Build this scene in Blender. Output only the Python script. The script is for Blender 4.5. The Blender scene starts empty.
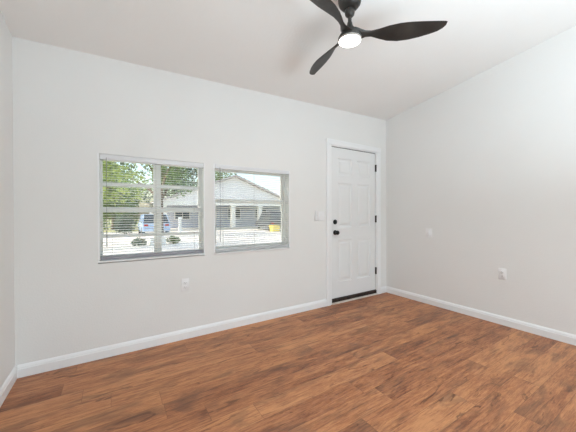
import bpy, bmesh, math, random
from mathutils import Vector, Matrix
C = bpy.context.scene.collection
PI = math.pi
random.seed(7)

# ---------------------------------------------------------------- camera
cam_d = bpy.data.cameras.new('camera'); cam = bpy.data.objects.new('camera', cam_d); C.objects.link(cam)
cam_d.sensor_width = 36; cam_d.lens = 277.06 / 576 * 36
cam_d.clip_start = .02; cam_d.clip_end = 500
cam.location = (0, -2.7523, 1.1813)
cam.rotation_euler = (Matrix.Rotation(-.5644, 3, 'Z') @ Matrix.Rotation(PI/2 - .0056, 3, 'X') @ Matrix.Rotation(-.0031, 3, 'Z')).to_euler()
bpy.context.scene.camera = cam

# ---------------------------------------------------------------- world, sun, lights, exposure
sc = bpy.context.scene
sc.view_settings.view_transform = 'Standard'; sc.view_settings.look = 'None'
sc.view_settings.exposure = -.04; sc.view_settings.gamma = 1; sc.view_settings.use_curve_mapping = False
sc.cycles.max_bounces = 14; sc.cycles.diffuse_bounces = 8; sc.cycles.transparent_max_bounces = 24
w = bpy.data.worlds.new('sky'); sc.world = w; w.use_nodes = True
nt = w.node_tree; nt.nodes.clear()
sky = nt.nodes.new('ShaderNodeTexSky'); sky.sky_type = 'NISHITA'; sky.sun_disc = False
sky.sun_elevation = math.radians(38); sky.sun_rotation = math.radians(-82); sky.air_density = 1.2; sky.dust_density = 3.5
bg = nt.nodes.new('ShaderNodeBackground'); bg.inputs[1].default_value = .50
out = nt.nodes.new('ShaderNodeOutputWorld')
nt.links.new(sky.outputs[0], bg.inputs[0]); nt.links.new(bg.outputs[0], out.inputs[0])

def light(name, typ, loc, rot, energy, color=(1, 1, 1), **k):
    d = bpy.data.lights.new(name, typ); d.energy = energy; d.color = color
    for a, v in k.items(): setattr(d, a, v)
    o = bpy.data.objects.new(name, d); C.objects.link(o); o.location = loc; o.rotation_euler = rot
    return o
# sun from the left, almost along the window wall: it reaches the window jambs but not the room
s = light('sun', 'SUN', (0, 0, 20), (0, 0, 0), 3.1, (1, .95, .87), angle=math.radians(.6))
s.rotation_euler = Vector((.80, -.12, -.62)).to_track_quat('-Z', 'Y').to_euler()
# added fill panel at the unseen rear door, standing in for daylight
light('rear_fill', 'AREA', (1.5, -5.62, 1.25), (PI/2, 0, 0), 60, (.81, .93, 1), shape='RECTANGLE', size=3.3, size_y=2.2)
# added upward fill behind the camera, brightens ceiling and walls by bounce
light('ceiling_fill', 'AREA', (1.5, -3.5, 1.30), (PI, 0, 0), 90, (.785, .925, 1), shape='DISK', size=1.5)
light('fan_bulb', 'AREA', (1.376, -1.375, 2.342), (0, 0, 0), 4, (1, .93, .84), shape='DISK', size=.13)

# ---------------------------------------------------------------- materials
def mat(name, col, rough=.5, metal=0, spec=.5, emit=None, es=0):
    m = bpy.data.materials.new(name); m.use_nodes = True
    b = m.node_tree.nodes['Principled BSDF']
    b.inputs['Base Color'].default_value = (*col, 1); b.inputs['Roughness'].default_value = rough
    b.inputs['Metallic'].default_value = metal; b.inputs['Specular IOR Level'].default_value = spec
    if emit: b.inputs['Emission Color'].default_value = (*emit, 1); b.inputs['Emission Strength'].default_value = es
    return m
def N(m, t, **k):
    n = m.node_tree.nodes.new(t)
    for a, v in k.items(): setattr(n, a, v)
    return n
def noisy(name, c1, c2, scale, rough=.6, bump=0, bscale=None, stretch=(1, 1, 1), detail=6, spec=.4, metal=0):
    m = mat(name, c1, rough, metal, spec); L = m.node_tree.links; b = m.node_tree.nodes['Principled BSDF']
    tc = N(m, 'ShaderNodeTexCoord'); mp = N(m, 'ShaderNodeMapping'); mp.inputs['Scale'].default_value = stretch
    L.new(tc.outputs['Object'], mp.inputs[0])
    n = N(m, 'ShaderNodeTexNoise'); n.inputs['Scale'].default_value = scale; n.inputs['Detail'].default_value = detail
    L.new(mp.outputs[0], n.inputs['Vector'])
    r = N(m, 'ShaderNodeValToRGB'); r.color_ramp.elements[0].position = .35; r.color_ramp.elements[1].position = .65
    r.color_ramp.elements[0].color = (*c1, 1); r.color_ramp.elements[1].color = (*c2, 1)
    L.new(n.outputs['Fac'], r.inputs[0]); L.new(r.outputs[0], b.inputs['Base Color'])
    if bump:
        n2 = N(m, 'ShaderNodeTexNoise'); n2.inputs['Scale'].default_value = bscale or scale; n2.inputs['Detail'].default_value = 4
        L.new(mp.outputs[0], n2.inputs['Vector'])
        bp = N(m, 'ShaderNodeBump'); bp.inputs['Strength'].default_value = bump; bp.inputs['Distance'].default_value = .01
        L.new(n2.outputs['Fac'], bp.inputs['Height']); L.new(bp.outputs[0], b.inputs['Normal'])
    return m
M = {}
M['wall'] = noisy('wall_paint', (.80, .80, .79), (.815, .815, .805), 1.5, .55, .12, 90)
M['ceiling'] = noisy('ceiling_paint', (.87, .87, .86), (.885, .885, .875), 2, .8, .15, 60)
M['trim'] = mat('white_trim', (.86, .87, .88), .32)
M['door'] = noisy('door_paint', (.80, .81, .815), (.81, .82, .825), 3, .38, .03, 120)
M['vinyl'] = mat('window_vinyl', (.91, .92, .92), .35)
M['blind'] = mat('blind_white', (.93, .93, .91), .4)
M['rail'] = mat('blind_rail', (.74, .75, .77), .35)
M['rail_shade_dark'] = mat('bottom_rail_backlit_dark', (.30, .30, .33), .35)  # left bottom rail, its backlit shade put into the colour
M['rail_shade_pale'] = mat('bottom_rail_backlit_pale', (.50, .51, .52), .35)  # right bottom rail, backlit shade painted paler
M['cord'] = mat('blind_cord', (.62, .62, .60), .7)
M['wand'] = mat('blind_wand', (.42, .42, .42), .25)
M['black'] = mat('black_metal', (.012, .012, .012), .35, .3)
M['hinge'] = mat('dark_hinge', (.05, .045, .04), .4, .7)
M['sweep'] = noisy('dark_bronze', (.018, .013, .011), (.04, .028, .024), 30, .45)
M['sillwood'] = noisy('threshold_paint', (.70, .66, .62), (.62, .57, .52), 25, .5)
M['plastic'] = mat('white_plastic', (.86, .86, .87), .3)
M['slot'] = mat('socket_slot', (.10, .10, .10), .6)
M['screw'] = mat('screw', (.6, .6, .6), .3, .8)
M['fan'] = noisy('fan_matte_black', (.022, .020, .018), (.040, .036, .032), 9, .42, .05, 60, (1, 1, 1))
M['lens'] = mat('lamp_lens', (1, 1, 1), .4, emit=(1, .96, .9), es=7)
M['ring'] = mat('lamp_ring', (.35, .33, .30), .35)
# outside
M['grass'] = noisy('grass', (.30, .32, .14), (.46, .44, .25), 3, .9, .5, 30)
M['concrete'] = noisy('concrete', (.62, .57, .50), (.72, .68, .60), 2, .9, .3, 20)
M['asphalt'] = noisy('asphalt', (.25, .25, .25), (.33, .33, .33), 10, .9, .3, 60)
M['pinkstucco'] = noisy('pale_stucco', (.86, .82, .78), (.91, .88, .84), 4, .85, .3, 40)
M['cream'] = noisy('cream_board', (.88, .85, .76), (.91, .89, .80), 5, .6)
M['bluegrey'] = noisy('blue_grey_siding', (.44, .46, .55), (.52, .54, .63), 2, .7)
M['shingle'] = noisy('shingle', (.52, .47, .45), (.62, .56, .53), 30, .9, .5, 60)
M['bark'] = noisy('bark', (.13, .10, .07), (.24, .19, .14), 14, .95, .8, 30, (1, 1, .2))
def leafmat(name, c1, c2):
    m = noisy(name, c1, c2, 1.7, .55, spec=.3)
    b = m.node_tree.nodes['Principled BSDF']
    L = m.node_tree.links; o = m.node_tree.nodes['Material Output']
    tr = N(m, 'ShaderNodeBsdfTranslucent'); ramp = [n for n in m.node_tree.nodes if n.type == 'VALTORGB'][0]
    L.new(ramp.outputs[0], tr.inputs[0]); mx = N(m, 'ShaderNodeMixShader'); mx.inputs[0].default_value = .4
    L.new(b.outputs[0], mx.inputs[1]); L.new(tr.outputs[0], mx.inputs[2]); L.new(mx.outputs[0], o.inputs[0])
    return m
M['leaf_y'] = leafmat('leaf_yellow_green', (.26, .34, .07), (.50, .56, .20))
M['leaf_m'] = leafmat('leaf_mid_green', (.13, .20, .07), (.28, .36, .15))
M['leaf_d'] = leafmat('leaf_grey_green', (.10, .14, .09), (.22, .27, .18))
M['lightblue'] = mat('light_blue_paint', (.42, .56, .78), .25)
M['suv'] = mat('dark_car_paint', (.05, .055, .06), .25)
M['tyre'] = mat('tyre', (.02, .02, .02), .8)
M['chrome'] = mat('chrome', (.7, .7, .7), .2, 1)
M['glassdark'] = mat('car_glass', (.04, .05, .06), .08)
M['yellow'] = mat('yellow_plastic', (.85, .66, .06), .45)
M['whitepaint'] = mat('white_paint_outside', (.80, .79, .75), .5)
M['tail'] = mat('tail_lamp', (.4, .02, .02), .25)
def glass():
    m = bpy.data.materials.new('window_glass'); m.use_nodes = True; t = m.node_tree; t.nodes.clear()
    tr = t.nodes.new('ShaderNodeBsdfTransparent'); tr.inputs[0].default_value = (.95, .965, .96, 1)
    gl = t.nodes.new('ShaderNodeBsdfGlossy'); gl.inputs['Roughness'].default_value = .02
    fr = t.nodes.new('ShaderNodeFresnel'); fr.inputs[0].default_value = 1.3
    mx = t.nodes.new('ShaderNodeMixShader'); o = t.nodes.new('ShaderNodeOutputMaterial')
    t.links.new(fr.outputs[0], mx.inputs[0]); t.links.new(tr.outputs[0], mx.inputs[1]); t.links.new(gl.outputs[0], mx.inputs[2])
    t.links.new(mx.outputs[0], o.inputs[0]); return m
M['glass'] = glass()
_t = M['blind'].node_tree; _tr = _t.nodes.new('ShaderNodeBsdfTranslucent'); _tr.inputs[0].default_value = (.94, .94, .91, 1)
_mx = _t.nodes.new('ShaderNodeMixShader'); _mx.inputs[0].default_value = .5
_t.links.new(_t.nodes['Principled BSDF'].outputs[0], _mx.inputs[1]); _t.links.new(_tr.outputs[0], _mx.inputs[2]); _t.links.new(_mx.outputs[0], _t.nodes['Material Output'].inputs[0])

def floor_mat():
    m = mat('wood_plank_floor', (.3, .15, .08), .42, 0, .40)
    nt = m.node_tree; L = nt.links; b = nt.nodes['Principled BSDF']
    def math_(op, a, bb=None, clamp=False):
        n = N(m, 'ShaderNodeMath', operation=op); n.use_clamp = clamp
        for i, v in enumerate((a, bb)):
            if v is None: continue
            if isinstance(v, (int, float)): n.inputs[i].default_value = v
            else: L.new(v, n.inputs[i])
        return n.outputs[0]
    tc = N(m, 'ShaderNodeTexCoord'); sp = N(m, 'ShaderNodeSeparateXYZ'); L.new(tc.outputs['Object'], sp.inputs[0])
    X, Y = sp.outputs[0], sp.outputs[1]
    W, LEN = .150, 1.22
    ry = math_('DIVIDE', math_('ADD', Y, -.02), W); row = math_('FLOOR', ry); fy = math_('SUBTRACT', ry, row)
    wn = N(m, 'ShaderNodeTexWhiteNoise', noise_dimensions='1D'); L.new(row, wn.inputs['W'])
    rx = math_('ADD', math_('DIVIDE', X, LEN), math_('MULTIPLY', wn.outputs['Value'], 7.31)); col = math_('FLOOR', rx); fx = math_('SUBTRACT', rx, col)
    cv = N(m, 'ShaderNodeCombineXYZ'); L.new(row, cv.inputs[0]); L.new(col, cv.inputs[1])
    w2 = N(m, 'ShaderNodeTexWhiteNoise', noise_dimensions='3D'); L.new(cv.outputs[0], w2.inputs['Vector'])
    pid = w2.outputs['Value']
    def noise(sx, sy, scale, detail, rough=.55, dist=0, off=37.):
        c = N(m, 'ShaderNodeCombineXYZ')
        L.new(math_('MULTIPLY', X, sx), c.inputs[0]); L.new(math_('MULTIPLY', Y, sy), c.inputs[1]); L.new(math_('MULTIPLY', pid, off), c.inputs[2])
        n = N(m, 'ShaderNodeTexNoise'); n.inputs['Scale'].default_value = scale; n.inputs['Detail'].default_value = detail
        n.inputs['Roughness'].default_value = rough; n.inputs['Distortion'].default_value = dist
        L.new(c.outputs[0], n.inputs['Vector']); return n.outputs['Fac']
    grain = noise(.9, 10, 5.5, 9, .70, .6)
    fine = noise(5, 60, 5, 5, .65, .5)
    blot = noise(1.1, 4.2, 2.1, 5, .6, 1.1, 91.)
    base = N(m, 'ShaderNodeValToRGB'); e = base.color_ramp.elements
    e[0].position = .22; e[0].color = (.085, .028, .016, 1); e[1].position = .80; e[1].color = (.60, .275, .120, 1)
    k = e.new(.44); k.color = (.32, .122, .055, 1); k = e.new(.60); k.color = (.46, .190, .083, 1)
    v = math_('ADD', math_('MULTIPLY', grain, .50), math_('MULTIPLY', blot, .42))
    v = math_('ADD', v, math_('MULTIPLY', math_('SUBTRACT', pid, .5), .15))
    v = math_('ADD', v, math_('MULTIPLY', math_('SUBTRACT', fine, .5), .36))
    v = math_('ADD', math_('MULTIPLY', math_('SUBTRACT', v, .46), 1.75), .585)
    L.new(v, base.inputs[0])
    # grey-brown smoky patches
    sm = noise(.9, 3.2, 2.6, 4, .6, .8, 53.)
    r2 = N(m, 'ShaderNodeValToRGB'); r2.color_ramp.elements[0].position = .50; r2.color_ramp.elements[1].position = .64
    L.new(sm, r2.inputs[0])
    mx = N(m, 'ShaderNodeMixRGB', blend_type='MIX'); mx.inputs[2].default_value = (.135, .068, .043, 1)
    L.new(math_('MULTIPLY', r2.outputs[0], .50), mx.inputs[0]); L.new(base.outputs[0], mx.inputs[1])
    # dark knots and cracks
    kn = noise(1.5, 7.0, 2.0, 4, .6, 1.4, 17.)
    r3 = N(m, 'ShaderNodeValToRGB'); r3.color_ramp.elements[0].position = .61; r3.color_ramp.elements[1].position = .67
    L.new(kn, r3.inputs[0])
    mx2 = N(m, 'ShaderNodeMixRGB', blend_type='MIX'); mx2.inputs[2].default_value = (.085, .032, .018, 1)
    L.new(math_('MULTIPLY', r3.outputs[0], .60), mx2.inputs[0]); L.new(mx.outputs[0], mx2.inputs[1])
    ck = noise(1.0, 22, 2.6, 4, .55, 1.6, 29.)
    r4 = N(m, 'ShaderNodeValToRGB'); r4.color_ramp.elements[0].position = .57; r4.color_ramp.elements[1].position = .65
    L.new(ck, r4.inputs[0])
    mxk = N(m, 'ShaderNodeMixRGB', blend_type='MIX'); mxk.inputs[2].default_value = (.10, .038, .022, 1)
    L.new(math_('MULTIPLY', r4.outputs[0], .40), mxk.inputs[0]); L.new(mx2.outputs[0], mxk.inputs[1]); mx2 = mxk
    # seams
    ey = math_('MULTIPLY', math_('MINIMUM', fy, math_('SUBTRACT', 1, fy)), W)
    ex = math_('MULTIPLY', math_('MINIMUM', fx, math_('SUBTRACT', 1, fx)), LEN)
    ed = math_('MINIMUM', ey, ex)
    seam = math_('SUBTRACT', 1, math_('DIVIDE', ed, .0022, True))
    seam = math_('MAXIMUM', seam, 0)
    mx3 = N(m, 'ShaderNodeMixRGB', blend_type='MIX'); mx3.inputs[2].default_value = (.07, .03, .018, 1)
    L.new(math_('MULTIPLY', seam, .55), mx3.inputs[0]); L.new(mx2.outputs[0], mx3.inputs[1]); L.new(mx3.outputs[0], b.inputs['Base Color'])
    bp = N(m, 'ShaderNodeBump'); bp.inputs['Strength'].default_value = .25; bp.inputs['Distance'].default_value = .002
    L.new(math_('SUBTRACT', math_('MULTIPLY', fine, .5), seam), bp.inputs['Height']); L.new(bp.outputs[0], b.inputs['Normal'])
    L.new(math_('ADD', math_('MULTIPLY', grain, .18), .36), b.inputs['Roughness'])
    return m
M['floor'] = floor_mat()

# ---------------------------------------------------------------- mesh helpers
def box(bm, x0, x1, y0, y1, z0, z1, mtx=None, bev=0):
    vs = [bm.verts.new(p) for p in ((x0, y0, z0), (x1, y0, z0), (x1, y1, z0), (x0, y1, z0), (x0, y0, z1), (x1, y0, z1), (x1, y1, z1), (x0, y1, z1))]
    fs = [bm.faces.new([vs[i] for i in f]) for f in ((3, 2, 1, 0), (4, 5, 6, 7), (0, 1, 5, 4), (1, 2, 6, 5), (2, 3, 7, 6), (3, 0, 4, 7))]
    if bev:
        es = list({e for f in fs for e in f.edges})
        r = bmesh.ops.bevel(bm, geom=es, offset=bev, segments=2, affect='EDGES', profile=.5)
        vs = list({v for f in r['faces'] for v in f.verts} | {v for v in vs if v.is_valid})
    if mtx is not None: bmesh.ops.transform(bm, matrix=mtx, verts=vs)
    return vs
def prism(bm, pts, a, b, axis='x'):
    """extrude a 2D outline between a and b along an axis"""
    def P(u, v, t): return {'x': (t, u, v), 'y': (u, t, v), 'z': (u, v, t)}[axis]
    A = [bm.verts.new(P(u, v, a)) for u, v in pts]; B = [bm.verts.new(P(u, v, b)) for u, v in pts]
    n = len(pts); bm.faces.new(A); bm.faces.new(B[::-1])
    for i in range(n): bm.faces.new((A[i], B[i], B[(i+1) % n], A[(i+1) % n]))
    bmesh.ops.recalc_face_normals(bm, faces=bm.faces)
def lathe(bm, prof, segs=32, mtx=None):
    rings = []
    for r, z in prof:
        if r < 1e-6: rings.append([bm.verts.new((0, 0, z))])
        else: rings.append([bm.verts.new((r*math.cos(2*PI*i/segs), r*math.sin(2*PI*i/segs), z)) for i in range(segs)])
    for A, B in zip(rings, rings[1:]):
        for i in range(segs):
            j = (i+1) % segs
            f = [A[i % len(A)], A[j % len(A)], B[j % len(B)], B[i % len(B)]]
            u = []
            for q in f:
                if q not in u: u.append(q)
            if len(u) > 2: bm.faces.new(u)
    if len(rings[0]) > 1: bm.faces.new(rings[0][::-1])
    if len(rings[-1]) > 1: bm.faces.new(rings[-1])
    vs = [v for r in rings for v in r]
    if mtx is not None: bmesh.ops.transform(bm, matrix=mtx, verts=vs)
    bmesh.ops.recalc_face_normals(bm, faces=bm.faces)
    return vs
def tube(bm, pts, rs, segs=10):
    prev = None
    for k, p in enumerate(pts):
        p = Vector(p); a = Vector(pts[max(k-1, 0)]); b = Vector(pts[min(k+1, len(pts)-1)])
        q = (b-a).normalized().to_track_quat('Z', 'Y')
        r = rs[k] if hasattr(rs, '__len__') else rs
        ring = [bm.verts.new(p + q @ Vector((r*math.cos(2*PI*i/segs), r*math.sin(2*PI*i/segs), 0))) for i in range(segs)]
        if prev:
            for i in range(segs): bm.faces.new((prev[i], prev[(i+1) % segs], ring[(i+1) % segs], ring[i]))
        else: bm.faces.new(ring[::-1])
        prev = ring
    bm.faces.new(prev)
def obj(name, bm, m, parent=None, smooth=False, loc=None):
    me = bpy.data.meshes.new(name); bm.to_mesh(me); bm.free(); me.materials.append(m)
    if smooth:
        for p in me.polygons: p.use_smooth = True
        try: me.set_sharp_from_angle(angle=math.radians(40))
        except Exception: pass
    o = bpy.data.objects.new(name, me); C.objects.link(o)
    if loc is not None: o.location = loc
    if parent: o.parent = parent
    return o
def B(*boxes, bev=0):
    bm = bmesh.new()
    for b in boxes: box(bm, *b, bev=bev)
    return bm
def empty(name, loc, rz=0, structure=False, label=None, cat=None, group=None):
    o = bpy.data.objects.new(name, None); C.objects.link(o); o.location = loc; o.rotation_euler = (0, 0, rz)
    o.empty_display_size = .1
    if structure: o['kind'] = 'structure'
    if label: o['label'] = label; o['category'] = cat
    if group: o['group'] = group
    return o
def struct(name, bm, m, label, cat, smooth=False):
    o = obj(name, bm, m, None, smooth); o['kind'] = 'structure'; o['label'] = label; o['category'] = cat; return o
def tag(o, label, cat, group=None, kind=None):
    o['label'] = label; o['category'] = cat
    if group: o['group'] = group
    if kind: o['kind'] = kind
    return o

# ---------------------------------------------------------------- room shell
XL, XR, YB, T = -.604, 3.504, -5.5, .16
def ceil_z(x, y): return 2.4884 + .0319*x - .1284*y
W1 = (-.1026, .7714, .787, 1.688); W2 = (.8594, 1.7711, .780, 1.695)
DX0, DX1, DZ = 2.385, 3.305, 2.10
PX0, PX1, PZ = .0, 3.0, 2.2

def wall_y(y0, y1, holes, ytop):
    """wall in the xz plane between y0 and y1 with rectangular holes and a sloping top"""
    bm = bmesh.new()
    xa, xb = XL - T, XR + T
    xs = sorted({xa, xb} | {h[0] for h in holes} | {h[1] for h in holes})
    zs = sorted({-.02} | {v for h in holes for v in h[2:4] if v > 0})
    TOP = 99.
    zs2 = zs + [TOP]
    for i in range(len(xs)-1):
        for j in range(len(zs2)-1):
            cx = (xs[i]+xs[i+1])/2; z0, z1 = zs2[j], zs2[j+1]
            cz = z0 + .01
            if any(h[0] < cx < h[1] and h[2] < cz + 1e-6 < h[3] for h in holes): continue
            if z1 == TOP:
                vs = box(bm, xs[i], xs[i+1], y0, y1, z0, 3)
                for v in vs:
                    if v.co.z > 2.99: v.co.z = ceil_z(v.co.x, v.co.y if not ytop else ytop) + .04
            else: box(bm, xs[i], xs[i+1], y0, y1, z0, z1)
    bmesh.ops.remove_doubles(bm, verts=bm.verts, dist=1e-5)
    # drop internal faces shared by neighbouring cells
    seen = {}
    for f in bm.faces:
        seen.setdefault(tuple(sorted(tuple(round(c, 4) for c in v.co) for v in f.verts)), []).append(f)
    dead = [f for fs in seen.values() if len(fs) > 1 for f in fs]
    if dead: bmesh.ops.delete(bm, geom=dead, context='FACES')
    bmesh.ops.recalc_face_normals(bm, faces=bm.faces)
    return bm
struct('wall_back', wall_y(0, T, [W1, W2, (DX0, DX1, -.1, DZ)], None), M['wall'], 'long off-white wall with the two blinded windows and the door', 'wall')
struct('wall_front', wall_y(YB - T, YB, [(PX0, PX1, -.1, PZ)], None), M['wall'], 'off-white wall behind the viewer with the added patio door', 'wall')
def side_wall(x0, x1):
    bm = bmesh.new()
    vs = box(bm, x0, x1, YB, 0, -.02, 3)
    for v in vs:
        if v.co.z > 2.9: v.co.z = ceil_z(v.co.x, v.co.y) + .04
    return bm
struct('wall_left', side_wall(XL - T, XL), M['wall'], 'off-white side wall at the left edge', 'wall')
struct('wall_right', side_wall(XR, XR + T), M['wall'], 'plain off-white right wall under the sloping ceiling', 'wall')
bm = bmesh.new()
vs = box(bm, XL - T, XR + T, YB - T, T, 0, 1)
for v in vs: v.co.z = ceil_z(v.co.x, v.co.y) + (.15 if v.co.z > .5 else 0)
struct('ceiling', bm, M['ceiling'], 'off-white ceiling sloping up towards the viewer', 'ceiling')
struct('floor', B((XL - T, XR + T, YB - T, T, -.10, 0)), M['floor'], 'reddish brown wood plank floor', 'floor')

# baseboards with a moulded top
BT, BH = .014, .092
prof = [(0, 0), (BT, 0), (BT, .062), (BT-.003, .066), (BT-.003, .072), (BT-.006, .080), (.004, BH-.004), (0.001, BH), (0, BH)]
def bb(name, kind, a, b, label):
    bm = bmesh.new()
    if kind == 'back': prism(bm, [(-u, z) for u, z in prof], a, b, 'x')
    elif kind == 'left': prism(bm, [(XL+u, z) for u, z in prof], a, b, 'y')
    elif kind == 'right': prism(bm, [(XR-u, z) for u, z in prof], a, b, 'y')
    elif kind == 'front': prism(bm, [(YB+u, z) for u, z in prof], a, b, 'x')
    struct(name, bm, M['trim'], label, 'baseboard')
CW = .072
bb('baseboard_back', 'back', XL + BT, DX0 - CW + .012, 'white baseboard under the two windows')
bb('baseboard_back_corner', 'back', DX1 + CW - .012, XR - BT, 'short white baseboard between the door and the right corner')
bb('baseboard_left', 'left', YB, 0, 'white baseboard of the left wall')
bb('baseboard_right', 'right', YB, 0, 'white baseboard of the right wall')
bb('baseboard_front', 'front', XL + BT, PX0 - .1, 'white baseboard left of the added patio door')
bb('baseboard_front_corner', 'front', PX1 + .1, XR - BT, 'white baseboard right of the added patio door')

# ---------------------------------------------------------------- front door
def panel_slab(x0, x1, z0, z1, yf, th, panels):
    bm = bmesh.new()
    xs = sorted({x0, x1} | {p[0] for p in panels} | {p[1] for p in panels})
    zs = sorted({z0, z1} | {p[2] for p in panels} | {p[3] for p in panels})
    def q(pts): bm.faces.new([bm.verts.new(p) for p in pts])
    for i in range(len(xs)-1):
        for j in range(len(zs)-1):
            a, b, c, d = xs[i], xs[i+1], zs[j], zs[j+1]
            if any(abs(p[0]-a) < 1e-6 and p[2]-1e-6 <= c and d <= p[3]+1e-6 for p in panels): continue
            q([(a, yf, c), (b, yf, c), (b, yf, d), (a, yf, d)])
    for a, b, c, d in panels:
        rings = [(0, 0), (.010, .009), (.020, .010), (.034, .010), (.052, .002)]
        R = [[(a+i, yf+y, c+i), (b-i, yf+y, c+i), (b-i, yf+y, d-i), (a+i, yf+y, d-i)] for i, y in rings]
        for r1, r2 in zip(R, R[1:]):
            for k in range(4): q([r1[k], r1[(k+1) % 4], r2[(k+1) % 4], r2[k]])
        q(R[-1])
    yb = yf + th
    q([(x0, yb, z0), (x0, yb, z1), (x1, yb, z1), (x1, yb, z0)])
    q([(x0, yf, z0), (x0, yf, z1), (x0, yb, z1), (x0, yb, z0)]); q([(x1, yf, z0), (x1, yb, z0), (x1, yb, z1), (x1, yf, z1)])
    q([(x0, yf, z1), (x1, yf, z1), (x1, yb, z1), (x0, yb, z1)]); q([(x0, yf, z0), (x0, yb, z0), (x1, yb, z0), (x1, yf, z0)])
    bmesh.ops.remove_doubles(bm, verts=bm.verts, dist=1e-5)
    bmesh.ops.recalc_face_normals(bm, faces=bm.faces)
    return bm
door = empty('door_1', (2.845, 0, 0), structure=True, label='white six-panel entry door with black knob and dark sill', cat='door')
def dpart(name, bm, m, smooth=False, parent=None):
    bmesh.ops.translate(bm, verts=bm.verts, vec=(-2.845, 0, 0))
    return obj(name, bm, m, parent or door, smooth)
SX0, SX1, SZ0, SZ1 = 2.418, 3.272, .070, 2.068
c0, c1 = (SX0 + .115, SX0 + .375), (SX1 - .375, SX1 - .115)
pans = [(c[0], c[1], z[0], z[1]) for c in (c0, c1) for z in ((.275, .84), (1.005, 1.60), (1.70, 1.93))]
slab = dpart('door_slab', panel_slab(SX0, SX1, SZ0, SZ1, .012, .045, pans), M['door'])
# jamb inside the opening and the casing round it
dpart('door_jamb', B((DX0, SX0-.003, -.004, T, 0, DZ), (SX1+.004, DX1, -.004, T, 0, DZ), (SX0-.003, SX1+.004, -.004, T, SZ1+.008, DZ), (SX0-.003, SX0+.014, .058, .075, .05, SZ1+.008), (SX1-.014, SX1+.004, .058, .075, .05, SZ1+.008), (SX0+.014, SX1-.014, .058, .075, SZ1-.012, SZ1+.008)), M['trim'])
def casing(side):
    bm = bmesh.new()
    pr = [(0, 0), (0, -.012), (.010, -.017), (.050, -.020), (.062, -.020), (CW, -.014), (CW, 0)]
    if side == 'left': prism(bm, [(DX0 + .012 - u, v) for u, v in pr], 0, DZ - .012, 'z')
    elif side == 'right': prism(bm, [(DX1 - .012 + u, v) for u, v in pr], 0, DZ - .012, 'z')
    else: prism(bm, [(v, DZ - .012 + u) for u, v in pr], DX0 + .012 - CW, DX1 - .012 + CW, 'x')
    return bm
for sd in ('left', 'right', 'top'): dpart('door_casing', casing(sd), M['trim'])
# dark strip painting the shade of the head gap, then the threshold
dpart('gap_shade_strip', B((SX0, SX1, .016, .05, SZ1, SZ1+.008)), M['hinge'])
dpart('threshold', B((SX0-.003, SX1+.004, -.008, .14, .022, .062), (SX0-.003, SX1+.004, .0, .05, .062, .070)), M['sweep'])
dpart('sill_board', B((SX0-.003, SX1+.004, -.018, .16, 0, .022)), M['sillwood'])
for hz in (1.855, 1.110, .350):
    bm = B((SX1 - .006, SX1 + .006, -.002, .014, hz-.05, hz+.05))
    for k in range(3):
        lathe(bm, [(.0075, -.016), (.0075, .016)], 12, Matrix.Translation((SX1 + .002, -.004, hz + (k-1)*.033)))
    lathe(bm, [(.0, .054), (.006, .052), (.006, .050)], 10, Matrix.Translation((SX1 + .002, -.004, hz)))
    h = dpart('hinge', bm, M['hinge'], True)
RX = Matrix.Rotation(PI/2, 4, 'X')   # lathe axis z -> -y
bm = bmesh.new(); lathe(bm, [(0, 0), (.031, 0), (.032, .006), (.030, .011), (.020, .014), (.018, .018), (0, .018)], 28, Matrix.Translation((2.484, .012, 1.080)) @ RX)
d = dpart('deadbolt', bm, M['black'], True)
bm = B((2.476, 2.492, -.022, -.004, 1.063, 1.097), bev=.004); dpart('thumb_turn', bm, M['black'], True)
bm = bmesh.new(); lathe(bm, [(0, 0), (.032, 0), (.033, .005), (.030, .010), (.014, .014), (.011, .022), (.012, .030), (.022, .036), (.029, .046), (.029, .056), (.022, .066), (.010, .070), (0, .071)], 32, Matrix.Translation((2.484, .012, .940)) @ RX)
dpart('door_knob', bm, M['black'], True)

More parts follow.
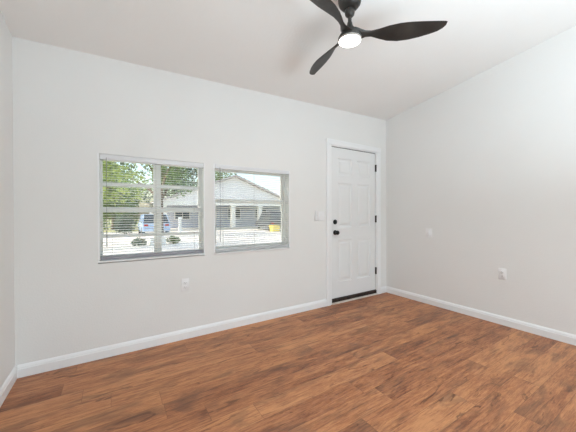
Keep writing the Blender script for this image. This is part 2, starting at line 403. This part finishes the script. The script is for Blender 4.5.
# ---------------------------------------------------------------- windows
def window(idx, Wn, rail_z, vert, muntins, label, F, S):
    x0, x1, z0, z1 = Wn
    root = empty('window_%d' % idx, ((x0+x1)/2, 0, z0), structure=True, label=label, cat='window')
    ox, oz = -(x0+x1)/2, -z0
    def part(name, bm, m, smooth=False):
        bmesh.ops.translate(bm, verts=bm.verts, vec=(ox, 0, oz)); return obj(name, bm, m, root, smooth)
    part('window_frame', B((x0, x0+F, .085, .155, z0, z1), (x1-F, x1, .085, .155, z0, z1), (x0+F, x1-F, .085, .155, z0, z0+F), (x0+F, x1-F, .085, .155, z1-F, z1)), M['vinyl'])
    a, b = x0+F, x1-F
    part('upper_sash', B((a, a+S, .122, .145, rail_z-.014, z1-F), (b-S, b, .122, .145, rail_z-.014, z1-F), (a+S, b-S, .122, .145, z1-F-S, z1-F), (a+S, b-S, .122, .145, rail_z-.014, rail_z+.020)), M['vinyl'])
    part('lower_sash', B((a, a+S, .096, .120, z0+F, rail_z+.014), (b-S, b, .096, .120, z0+F, rail_z+.014), (a+S, b-S, .096, .120, z0+F, z0+F+S+.012), (a+S, b-S, .096, .120, rail_z-.020, rail_z+.014)), M['vinyl'])
    if vert:
        cx, hw = vert
        part('muntin', B((cx-hw, cx+hw, .125, .142, rail_z+.020, z1-F-S)), M['vinyl'])
        part('muntin', B((cx-hw, cx+hw, .098, .117, z0+F+S+.012, rail_z-.020)), M['vinyl'])
        for k, mz in enumerate(muntins):
            up = mz > rail_z; yy = (.124, .143) if up else (.097, .118)
            part('muntin', B((a+S, cx-hw, *yy, mz-.015, mz+.015), (cx+hw, b-S, *yy, mz-.015, mz+.015)), M['vinyl'])
    part('pane', B((a+S-.004, b-S+.004, .132, .135, rail_z+.01, z1-F-S+.004)), M['glass'])
    part('pane', B((a+S-.004, b-S+.004, .107, .110, z0+F+S, rail_z-.01)), M['glass'])
    part('sash_lock', B(((x0+x1)/2-.022, (x0+x1)/2+.022, .098, .118, rail_z+.014, rail_z+.024), ((x0+x1)/2-.006, (x0+x1)/2+.022, .090, .104, rail_z+.020, rail_z+.028), bev=.002), M['vinyl'])
    part('liner', B((x0, x0+.012, -.003, .085, z0+.014, z1), (x1-.012, x1, -.003, .085, z0+.014, z1)), M['trim'])
    part('sill', B((x0+.001, x1-.001, -.012, .085, z0+.0005, z0+.014), bev=.003), M['trim'])
window(1, W1, 1.229, (.358, .032), (1.450, .997), 'left window of two, green trees behind its blind', .020, .012)
window(2, W2, 1.330, None, (), 'right window of two, pale house and dark car behind its blind', .032, .022)

# ---------------------------------------------------------------- blinds
def blind(Wn, label, tilt, wandx, wand_end, railmat):
    x0, x1, z0, z1 = Wn
    cx, hw = (x0+x1)/2, (x1-x0)/2 - .015
    root = empty('window_blind', (cx, .022, z1), label=label, cat='blind', group='mini blinds of the two windows')
    hr = bmesh.new(); box(hr, -hw, hw, -.026, .020, -.046, -.003, bev=.003)
    obj('head_rail', hr, M['rail'], root, True)
    # one slat, gently crowned
    bm = bmesh.new(); sw = .0125; th = .0006; n = 5
    rows = []
    for k in range(n):
        t = -1 + 2*k/(n-1); yy = t*sw; zz = .0014*(1-t*t)
        rows.append([bm.verts.new((sx*(hw-.002), yy, zz + dz)) for sx, dz in ((-1, 0), (1, 0), (1, th), (-1, th))])
    for A, Bv in zip(rows, rows[1:]):
        for i in range(4): bm.faces.new((A[i], A[(i+1) % 4], Bv[(i+1) % 4], Bv[i]))
    bm.faces.new(rows[0][::-1]); bm.faces.new(rows[-1]); bmesh.ops.recalc_face_normals(bm, faces=bm.faces)
    first = obj('slat', bm, M['blind'], root, True)
    ztop, zbot = -.058, z0 + .056 - z1
    cnt = int(round((ztop - zbot)/.0213)); step = (ztop-zbot)/cnt
    for k in range(cnt+1):
        o = first if k == 0 else first.copy()
        if k: C.objects.link(o); o.parent = root
        o.location = (0, 0, ztop - k*step); o.rotation_euler = (tilt, 0, 0)
    br = bmesh.new(); box(br, -hw+.001, hw-.001, -.013, .013, z0-z1+.020, z0-z1+.050, bev=.003); obj('bottom_rail', br, M[railmat], root, True)
    for fx in (-.80, 0, .80) if hw > .3 else (-.8, .8):
        bm = bmesh.new()
        for yy in (-.0135, .0135): tube(bm, [(fx*hw, yy, z0-z1+.046), (fx*hw, yy, -.045)], .0006, 5)
        tube(bm, [(fx*hw, 0, z0-z1+.046), (fx*hw, 0, -.045)], .0008, 5)
        obj('ladder_cord', bm, M['cord'], root)
    bm = bmesh.new(); wx = wandx - cx
    tube(bm, [(wx, -.034, -.040), (wx, -.040, -.075), (wx, -.040, wand_end - z1)], .0035, 8)
    tube(bm, [(wx, -.020, -.030), (wx, -.034, -.034), (wx, -.034, -.044)], .002, 6)
    obj('tilt_wand', bm, M['wand'], root, True)
    return root
blind(W1, 'white mini blind in the left window, thick bottom rail coloured as in backlit shade, trees behind', math.radians(10), -.041, .915, 'rail_shade_dark')
blind(W2, 'white mini blind in the window beside the door', math.radians(17), .921, .905, 'rail_shade_pale')

# ---------------------------------------------------------------- wall plates
def outlet(label, loc, rz, w_=.072, h_=.118):
    r = empty('power_outlet', loc, rz, label=label, cat='outlet', group='duplex outlets low on the walls')
    bm = bmesh.new(); box(bm, -w_/2, w_/2, -.007, 0, -h_/2, h_/2, bev=.003); obj('cover_plate', bm, M['plastic'], r, True)
    for s_ in (-1, 1):
        bm = bmesh.new(); box(bm, -.0165, .0165, -.010, -.006, s_*.020-.0135, s_*.020+.0135, bev=.002); so = obj('socket', bm, M['plastic'], r, True)
        bm = B((-.0085, -.0060, -.0106, -.0098, s_*.020-.003, s_*.020+.007), (.0055, .0080, -.0106, -.0098, s_*.020-.003, s_*.020+.007))
        lathe(bm, [(0, 0), (.0028, 0), (.0028, .0008), (0, .0008)], 12, Matrix.Translation((0, -.0098, s_*.020-.008)) @ RX)
        obj('socket_slot', bm, M['slot'], so)
    bm = bmesh.new(); lathe(bm, [(0, 0), (.003, 0), (.0025, .0012), (0, .0014)], 12, Matrix.Translation((0, -.0068, 0)) @ RX); obj('screw', bm, M['screw'], r)
outlet('white duplex outlet below the left window', (.580, 0, .514), 0)
outlet('white duplex outlet low on the right wall', (XR, -1.483, .541), -PI/2)
r = empty('light_switch', (2.243, 0, 1.160), label='white rocker light switch plate between window and door', cat='switch')
bm = bmesh.new(); box(bm, -.048, .048, -.006, 0, -.060, .060, bev=.003); obj('cover_plate', bm, M['plastic'], r, True)
for sx in (-.023, .023):
    bm = bmesh.new(); box(bm, -.0165, .0165, -.006, 0, -.033, .033, Matrix.Translation((sx, -.004, 0)) @ Matrix.Rotation(.09, 4, 'X'), bev=.0015)
    obj('rocker', bm, M['plastic'], r, True)
r = empty('fan_remote', (2.158, 0, 1.160), label='slim white fan remote in a wall cradle left of the light switch', cat='remote')
bm = bmesh.new(); box(bm, -.024, .024, -.010, 0, -.062, .015, bev=.003); obj('cradle', bm, M['plastic'], r, True)
bm = bmesh.new(); box(bm, -.019, .019, -.021, -.010, -.055, .064, bev=.005); ho = obj('handset', bm, M['plastic'], r, True)
for kz in (.045, .028, .011):
    bm = bmesh.new(); lathe(bm, [(0, 0), (.0055, 0), (.005, .0015), (0, .0018)], 16, Matrix.Translation((0, -.021, kz)) @ RX); obj('button', bm, M['rail'], ho, True)
r = empty('cable_plate', (XR, -.672, .932), -PI/2, label='small square white blank plate on the right wall', cat='wall plate')
bm = bmesh.new(); box(bm, -.043, .043, -.006, 0, -.058, .058, bev=.003); obj('cover_plate', bm, M['plastic'], r, True)
bm = bmesh.new(); box(bm, -.018, .018, -.011, -.005, -.032, .032, bev=.002); obj('insert', bm, M['plastic'], r, True)

# ---------------------------------------------------------------- ceiling fan
FX, FY, FZ = 1.376, -1.375, 2.440
cz = ceil_z(FX, FY)
fan = empty('ceiling_fan', (FX, FY, cz), label='black three-blade ceiling fan with a round lit lamp', cat='ceiling fan')
def fpart(name, bm, m, smooth=True, parent=None):
    bmesh.ops.translate(bm, verts=bm.verts, vec=(0, 0, FZ - cz)); return obj(name, bm, m, parent or fan, smooth)
def cap(bm, prof):
    """canopy: turned profile whose top ring follows the sloping ceiling"""
    vs = lathe(bm, prof, 40)
    zt = max(v.co.z for v in vs)
    for v in vs:
        if v.co.z > zt - 1e-5: v.co.z = ceil_z(FX+v.co.x, FY+v.co.y) - FZ - .0005
bm = bmesh.new(); cap(bm, [(0, .140), (.034, .142), (.056, .152), (.072, .172), (.079, .200), (.080, .258)]); fpart('canopy', bm, M['fan'])
bm = bmesh.new(); lathe(bm, [(.018, .146), (.030, .138), (.034, .118), (.030, .100), (.020, .090), (.014, .086)], 32); fpart('coupling', bm, M['fan'])
bm = bmesh.new(); lathe(bm, [(.0125, .150), (.0125, .035)], 20); fpart('downrod', bm, M['fan'])
bm = bmesh.new(); lathe(bm, [(0, .052), (.016, .050), (.018, .036), (.024, .020), (.036, .004), (.052, -.016), (.068, -.036), (.078, -.054), (.080, -.062), (.076, -.067), (0, -.067)], 48); fpart('motor_housing', bm, M['fan'])
bm = bmesh.new(); lathe(bm, [(.070, -.066), (.0785, -.067), (.0785, -.073), (.074, -.077), (.070, -.077)], 48); fpart('lamp_ring', bm, M['ring'])
bm = bmesh.new(); lathe(bm, [(.073, -.068), (.073, -.077), (.060, -.081), (.030, -.083), (0, -.084)], 48); fpart('lamp_lens', bm, M['lens'])
# one propeller blade along +x: (r, leading offset, trailing offset, z of leading, z of trailing, half thickness)
stations = [(.020, .050, -.052, -.010, -.052, .016), (.050, .044, -.052, -.012, -.050, .014), (.080, .028, -.042, -.016, -.044, .011), (.110, .013, -.031, -.019, -.038, .009), (.150, .006, -.034, -.019, -.036, .0068),
            (.200, .010, -.052, -.014, -.043, .0054), (.260, .026, -.070, -.009, -.051, .0046), (.330, .040, -.080, -.008, -.053, .004), (.400, .045, -.077, -.010, -.051, .0035),
            (.465, .045, -.065, -.013, -.047, .003), (.530, .043, -.047, -.016, -.042, .0026), (.575, .041, -.029, -.018, -.038, .0022), (.600, .040, -.010, -.020, -.033, .0018), (.612, .038, .012, -.022, -.029, .0012)]
def blade_bm():
    bm = bmesh.new(); rings = []; n = 9
    for r_, a, b_, za, zb, h in stations:
        up, dn = [], []
        for k in range(n):
            t = k/(n-1); e = h*math.sqrt(max(0, 1-(2*t-1)**2))*1.0
            y = -(a + (b_-a)*t); z = za + (zb-za)*t
            up.append((r_, y, z+e)); dn.append((r_, y, z-e))
        loop = up + dn[1:-1][::-1]
        rings.append([bm.verts.new(p) for p in loop])
    m_ = len(rings[0])
    for A, Bv in zip(rings, rings[1:]):
        for i in range(m_): bm.faces.new((A[i], A[(i+1) % m_], Bv[(i+1) % m_], Bv[i]))
    bm.faces.new(rings[0][::-1]); bm.faces.new(rings[-1]); bmesh.ops.recalc_face_normals(bm, faces=bm.faces)
    return bm
b0 = fpart('fan_blade', blade_bm(), M['fan'])
for k, (ang, dr) in enumerate(((-41.5, 1.2), (78.5, -1.6), (197.5, .3))):
    o = b0 if k == 0 else b0.copy()
    if k: C.objects.link(o); o.parent = fan
    o.rotation_euler = (0, math.radians(dr), math.radians(ang))

# ---------------------------------------------------------------- behind the viewer: unseen patio door, added to let in fill light
pd = empty('door_2', (1.5, YB, 0), structure=True, label='wide white patio door added behind the viewer for fill light', cat='door')
f = .05
obj('door_frame', B((-1.5, -1.5+f, -T, 0, 0, PZ), (1.5-f, 1.5, -T, 0, 0, PZ), (-1.5+f, 1.5-f, -T, 0, PZ-f, PZ), (-1.5+f, 1.5-f, -T, 0, 0, .03), (-.035, .035, -.11, -.05, .03, PZ-f)), M['vinyl'], pd)
obj('pane', B((-1.5+f, -.035, -.085, -.08, .03, PZ-f)), M['glass'], pd); obj('pane', B((.035, 1.5-f, -.085, -.08, .03, PZ-f)), M['glass'], pd)

# ---------------------------------------------------------------- outside
GZ = -.30
struct('ground', B((-60, 90, T + .001, 110, GZ-.2, GZ)), M['grass'], 'sunlit patchy green lawn outside the windows', 'ground')
struct('road', B((-50, 80, 15.2, 19.8, GZ, GZ+.015)), M['concrete'], 'pale sunlit street beyond the yard', 'road')
struct('driveway', B((-5.0, 13.5, 4.0, 15.2, GZ, GZ+.02)), M['concrete'], 'pale concrete driveway outside the windows', 'driveway')
struct('neighbour_driveway', B((-2.0, 17.0, 19.8, 23.9, GZ, GZ+.02)), M['concrete'], 'pale drive in front of the house across the street', 'driveway')

# house across the street, gable front and deep shaded porch
hx0, hx1, hy = 3.7, 17.4, 24.0
house = empty('house', ((hx0+hx1)/2, hy, GZ), label='pale pinkish house with cream porch beam and posts across the street', cat='house')
ox = (hx0+hx1)/2; hw = (hx1-hx0)/2; e = 2.44 - GZ; ap = 5.0 - GZ
bm = bmesh.new(); prism(bm, [(-hw, e), (hw, e), (0, ap)], 0, .25, 'y'); obj('gable', bm, M['pinkstucco'], house)
bm = bmesh.new(); prism(bm, [(-hw-.5, e-.16), (-hw-.5, e-.02), (0, ap+.22), (hw+.5, e-.02), (hw+.5, e-.16), (0, ap+.06)], -.4, 10, 'y'); obj('roof', bm, M['shingle'], house)
obj('porch_beam', B((-hw, hw, 0, .25, e-.36, e)), M['cream'], house)
obj('wall', B((-hw, hw, 2.6, 9.8, 0, e)), M['bluegrey'], house)
obj('porch_slab', B((-hw, hw, 0, 2.6, 0, .14)), M['concrete'], house)
for px in (-hw+.2, -3.0, -.15, 2.9, hw-.2):
    bm = B((px-.21, px+.21, .03, .45, .14, e-.36), (px-.26, px+.26, -.02, .50, .14, .24), (px-.26, px+.26, -.02, .50, e-.46, e-.36)); obj('porch_post', bm, M['cream'], house)
for wx in (-4.6, .9, 4.2):
    wf = obj('window', B((wx-.75, wx+.75, 2.53, 2.6, 1.0, 2.2)), M['whitepaint'], house); obj('pane', B((wx-.68, wx-.03, 2.52, 2.53, 1.07, 2.13), (wx+.03, wx+.68, 2.52, 2.53, 1.07, 2.13)), M['glassdark'], wf)
obj('door', B((-2.0, -1.1, 2.54, 2.6, .14, 2.2)), M['whitepaint'], house)

# white barn-like neighbour beyond, seen above the porch house on the right
h2 = empty('garage', (28, 36, GZ), label='white metal-roofed garage beyond the pale house', cat='garage')
obj('wall', B((-6, 6, 0, 6, 0, 3.6)), M['whitepaint'], h2)
bm = bmesh.new(); prism(bm, [(-.5, 3.5), (3, 5.4), (6.5, 3.5), (6.5, 3.62), (3, 5.55), (-.5, 3.62)], -6.5, 6.5, 'x'); obj('roof', bm, M['whitepaint'], h2)
bm = bmesh.new(); prism(bm, [(0, 3.6), (3, 5.38), (6, 3.6)], -6, -5.9, 'x'); obj('gable', bm, M['whitepaint'], h2)
obj('garage_door', B((-2.4, 2.4, -.04, 0, 0, 2.4)), M['cream'], h2)

# trees
def leaves(bm, c, rad, n, size, flat=.75):
    for _ in range(n):
        while True:
            p = Vector((random.uniform(-1, 1), random.uniform(-1, 1), random.uniform(-1, 1)))
            if .35 < p.length < 1: break
        p = Vector((p.x*rad, p.y*rad, p.z*rad*flat)) + Vector(c)
        q = Vector((random.gauss(0, 1), random.gauss(0, 1), random.gauss(0, 1)+.8)).normalized().to_track_quat('Z', 'Y')
        s_ = size*random.uniform(.6, 1.3); a = random.uniform(0, 6.3)
        u = q @ Vector((math.cos(a), math.sin(a), 0)); v = q @ Vector((-math.sin(a), math.cos(a), 0)); n_ = q @ Vector((0, 0, 1))
        pts = [p - u*s_, p + v*s_*.42 + n_*s_*.1, p + u*s_, p - v*s_*.42 + n_*s_*.1]
        bm.faces.new([bm.verts.new(t) for t in pts])
def tree(x, y, h, r, leaf, label, n=9, lsize=.16, per=260, low=.42):
    t = empty('tree', (x, y, GZ), label=label, cat='tree', group='trees outside')
    bm = bmesh.new(); lean = random.uniform(-.3, .3)
    top = (lean*.6, 0, h*.55)
    tube(bm, [(0, 0, -.05), (.05, 0, h*.2), (lean*.3, .05, h*.38), top], [h*.038, h*.03, h*.024, h*.018], 10)
    cents = []
    for k in range(n):
        a = k*2.4 + random.uniform(-.3, .3); rr = r*random.uniform(.25, .78); zz = h*(low + (1-low-.12)*((k+.5)/n))
        rr *= (1.15 - .6*(k/n)); c = (math.cos(a)*rr, math.sin(a)*rr, zz); cents.append(c)
        st = (lean*.3, .05, h*(.30 + .2*k/n)); mid = ((st[0]+c[0])*.5, (st[1]+c[1])*.5, (st[2]+c[2])*.5+.1*h*.3)
        tube(bm, [st, mid, c], [h*.014, h*.009, h*.004], 6)
    obj('trunk', bm, M['bark'], t, True)
    bm = bmesh.new()
    for c in cents: leaves(bm, c, r*random.uniform(.42, .58), per, lsize)
    obj('foliage', bm, M[leaf], t)
tree(-1.6, 11.5, 6.2, 2.7, 'leaf_y', 'bright yellow-green tree at the left edge of the left window', 10, .13, 260, .42)
tree(2.6, 17.4, 7.8, 2.8, 'leaf_m', 'light green tree near the middle of the left window', 10, .13, 210, .44)
tree(-1.7, 38.5, 10, 4.4, 'leaf_d', 'tall grey-green tree far behind the street on the left', 11, .28, 340, .25)
tree(8.0, 42, 12, 4.6, 'leaf_d', 'tall grey-green tree rising behind the pale house', 11, .28, 340, .3)
tree(16.8, 48, 11, 4.6, 'leaf_m', 'green tree far beyond the pale house roof', 10, .30, 300, .3)
tree(.1, 29.5, 7, 2.6, 'leaf_m', 'mid green tree just left of the pale house', 10, .22, 300, .15)
def shrub(x, y, h, r, leaf, label, per=420, n=5, ls=.09):
    t = empty('shrub', (x, y, GZ), label=label, cat='shrub', group='shrubs outside')
    bm = bmesh.new()
    for k in range(5): a = k*1.26; tube(bm, [(0, 0, -.03), (math.cos(a)*r*.2, math.sin(a)*r*.2, h*.4), (math.cos(a)*r*.45, math.sin(a)*r*.45, h*.7)], [.03, .02, .008], 6)
    obj('stem', bm, M['bark'], t, True); bm = bmesh.new()
    for k in range(n): a = k*2*PI/n; leaves(bm, (math.cos(a)*r*.45, math.sin(a)*r*.45, h*(.45+.12*(k % 2))), r*.6, per, ls, h/(r*1.4))
    obj('foliage', bm, M[leaf], t)
shrub(-1.3, 21.6, 1.6, 1.1, 'leaf_m', 'dark low shrub at far left across the street')
shrub(.75, 21.9, 1.5, .75, 'leaf_d', 'grey-green shrub left of the light blue car')
# planting beside the driveway
shrub(1.05, 12.0, .42, .32, 'leaf_d', 'tiny dark shrub left of the white utility box', 160, 4, .05)
shrub(2.62, 12.3, .42, .32, 'leaf_m', 'tiny dark shrub right of the white utility box', 160, 4, .05)

# utility box, post, bin
t = empty('utility_box', (1.85, 12.1, GZ), label='low white utility box on the lawn edge', cat='utility box')
bm = bmesh.new(); box(bm, -.34, .34, -.25, .25, 0, .34, bev=.02); obj('body', bm, M['whitepaint'], t, True)
bm = bmesh.new(); box(bm, -.37, .37, -.28, .28, .34, .40, bev=.015); obj('lid', bm, M['whitepaint'], t, True)
t = empty('yard_post', (4.05, 18.0, GZ), label='white square yard post with pointed cap before the pale house', cat='post')
obj('post', B((-.09, .09, -.09, .09, 0, 1.15), bev=.01), M['whitepaint'], t)
bm = bmesh.new(); prism(bm, [(-.12, 1.15), (.12, 1.15), (.12, 1.19), (0, 1.30), (-.12, 1.19)], -.12, .12, 'x'); obj('cap', bm, M['whitepaint'], t)
t = empty('storage_bin', (11.55, 17.6, GZ+.015), label='low yellow storage bin beside the dark parked car', cat='bin')
bm = bmesh.new(); vs = box(bm, -.34, .34, -.32, .32, .06, .48)
for v in vs:
    if v.co.z < .3: v.co.x *= .88; v.co.y *= .88
obj('body', bm, M['yellow'], t); bm = bmesh.new(); box(bm, -.37, .37, -.36, .35, .48, .54, bev=.015); obj('lid', bm, M['yellow'], t, True)
for sx in (-1, 1):
    bm = bmesh.new(); lathe(bm, [(.0, -.03), (.10, -.03), (.10, .03), (0, .03)], 16, Matrix.Translation((sx*.25, .30, .10)) @ Matrix.Rotation(PI/2, 4, 'Y')); obj('wheel', bm, M['tyre'], t, True)

def car(x, y, rz, m, label, Lc=4.3, Wc=1.78, Hc=1.5, suv=False):
    t = empty('car', (x, y, GZ + .015), rz, label=label, cat='car', group='parked cars')
    L2 = Lc/2
    low = [(-L2, .35), (-L2+.05, .70), (-L2+.12, .86 if not suv else 1.0), (L2-.9, .90 if suv else .84), (L2-.15, .74), (L2, .55), (L2-.02, .28), (L2-.45, .24)]
    bm = bmesh.new()
    def arch(cx, r0=.36): return [(cx + r0*math.cos(a), .30 + r0*math.sin(a)) for a in [PI*k/8 for k in range(0, 9)]]
    pts = [(-L2, .35), (-L2+.03, .70), (-L2+.10, .95 if suv else .88), (L2-.95, .95 if suv else .88), (L2-.2, .78), (L2, .58), (L2-.02, .28)] + arch(L2-.80) + arch(-L2+.80) + [(-L2+.03, .28)]
    prism(bm, [(p[0], max(p[1], .24)) for p in pts], -Wc/2, Wc/2, 'y')
    obj('body', bm, m, t)
    g = .35 if suv else .75
    cab = [(-L2+.12, .90), (-L2+g, Hc-.06), (-L2+g+.35, Hc), (.25, Hc), (.55, Hc-.05), (L2-1.0, .92)]
    bm = bmesh.new(); A = []; n = len(cab)
    def ring(sy): return [bm.verts.new((u, sy*(Wc/2 - (.16 if z > 1.0 else .04)), z)) for u, z in cab]
    R0, R1 = ring(-1), ring(1); bm.faces.new(R0); bm.faces.new(R1[::-1])
    for i in range(n): bm.faces.new((R0[i], R1[i], R1[(i+1) % n], R0[(i+1) % n]))
    bmesh.ops.recalc_face_normals(bm, faces=bm.faces); obj('cabin', bm, M['glassdark'], t)
    bm = bmesh.new(); box(bm, -L2+g+.05, .45, -Wc/2+.17, Wc/2-.17, Hc-.02, Hc+.025, bev=.02)
    for sy in (-1, 1):
        for u0, z0_, u1, z1_ in ((-L2+.14, .90, -L2+g+.1, Hc-.02), (L2-1.02, .92, .42, Hc-.02), (-.35, .92, -.30, Hc-.02)):
            tube(bm, [(u0, sy*(Wc/2-.035), z0_), (u1, sy*(Wc/2-.155), z1_)], .035, 6)
    obj('roof', bm, m, t, True)
    for sy in (-1, 1):
        for u in (L2-.80, -L2+.80):
            bm = bmesh.new(); lathe(bm, [(0, -.1), (.20, -.1), (.29, -.08), (.315, -.04), (.315, .04), (.29, .08), (.20, .1), (0, .1)], 24, Matrix.Translation((u, sy*(Wc/2-.10), .315)) @ Matrix.Rotation(PI/2, 4, 'X'))
            wv = obj('wheel', bm, M['tyre'], t, True)
            bm = bmesh.new(); lathe(bm, [(0, .0), (.18, .0), (.19, .012), (0, .02)], 20, Matrix.Translation((u, sy*(Wc/2+.005), .315)) @ Matrix.Rotation(-sy*PI/2, 4, 'X')); obj('hub', bm, M['chrome'], wv, True)
        obj('tail_lamp', B((-L2-.01, -L2+.08, sy*(Wc/2-.22) - .12, sy*(Wc/2-.22)+.12, .66, .80)), M['tail'], t)
        obj('headlamp', B((L2-.20, L2-.03, sy*(Wc/2-.25) - .15, sy*(Wc/2-.25)+.15, .60, .72)), M['chrome'], t)
    obj('bumper', B((-L2-.05, -L2+.06, -Wc/2+.05, Wc/2-.05, .34, .52), bev=.02), m, t)
    obj('bumper', B((L2-.06, L2+.04, -Wc/2+.08, Wc/2-.08, .30, .46), bev=.02), m, t)
car(2.62, 20.8, PI*.5, M['lightblue'], 'light blue car parked across the street, left of the pale house')
car(12.85, 20.5, PI*.45, M['suv'], 'dark parked car in front of the pale house porch', 4.5, 1.85, 1.72, True)
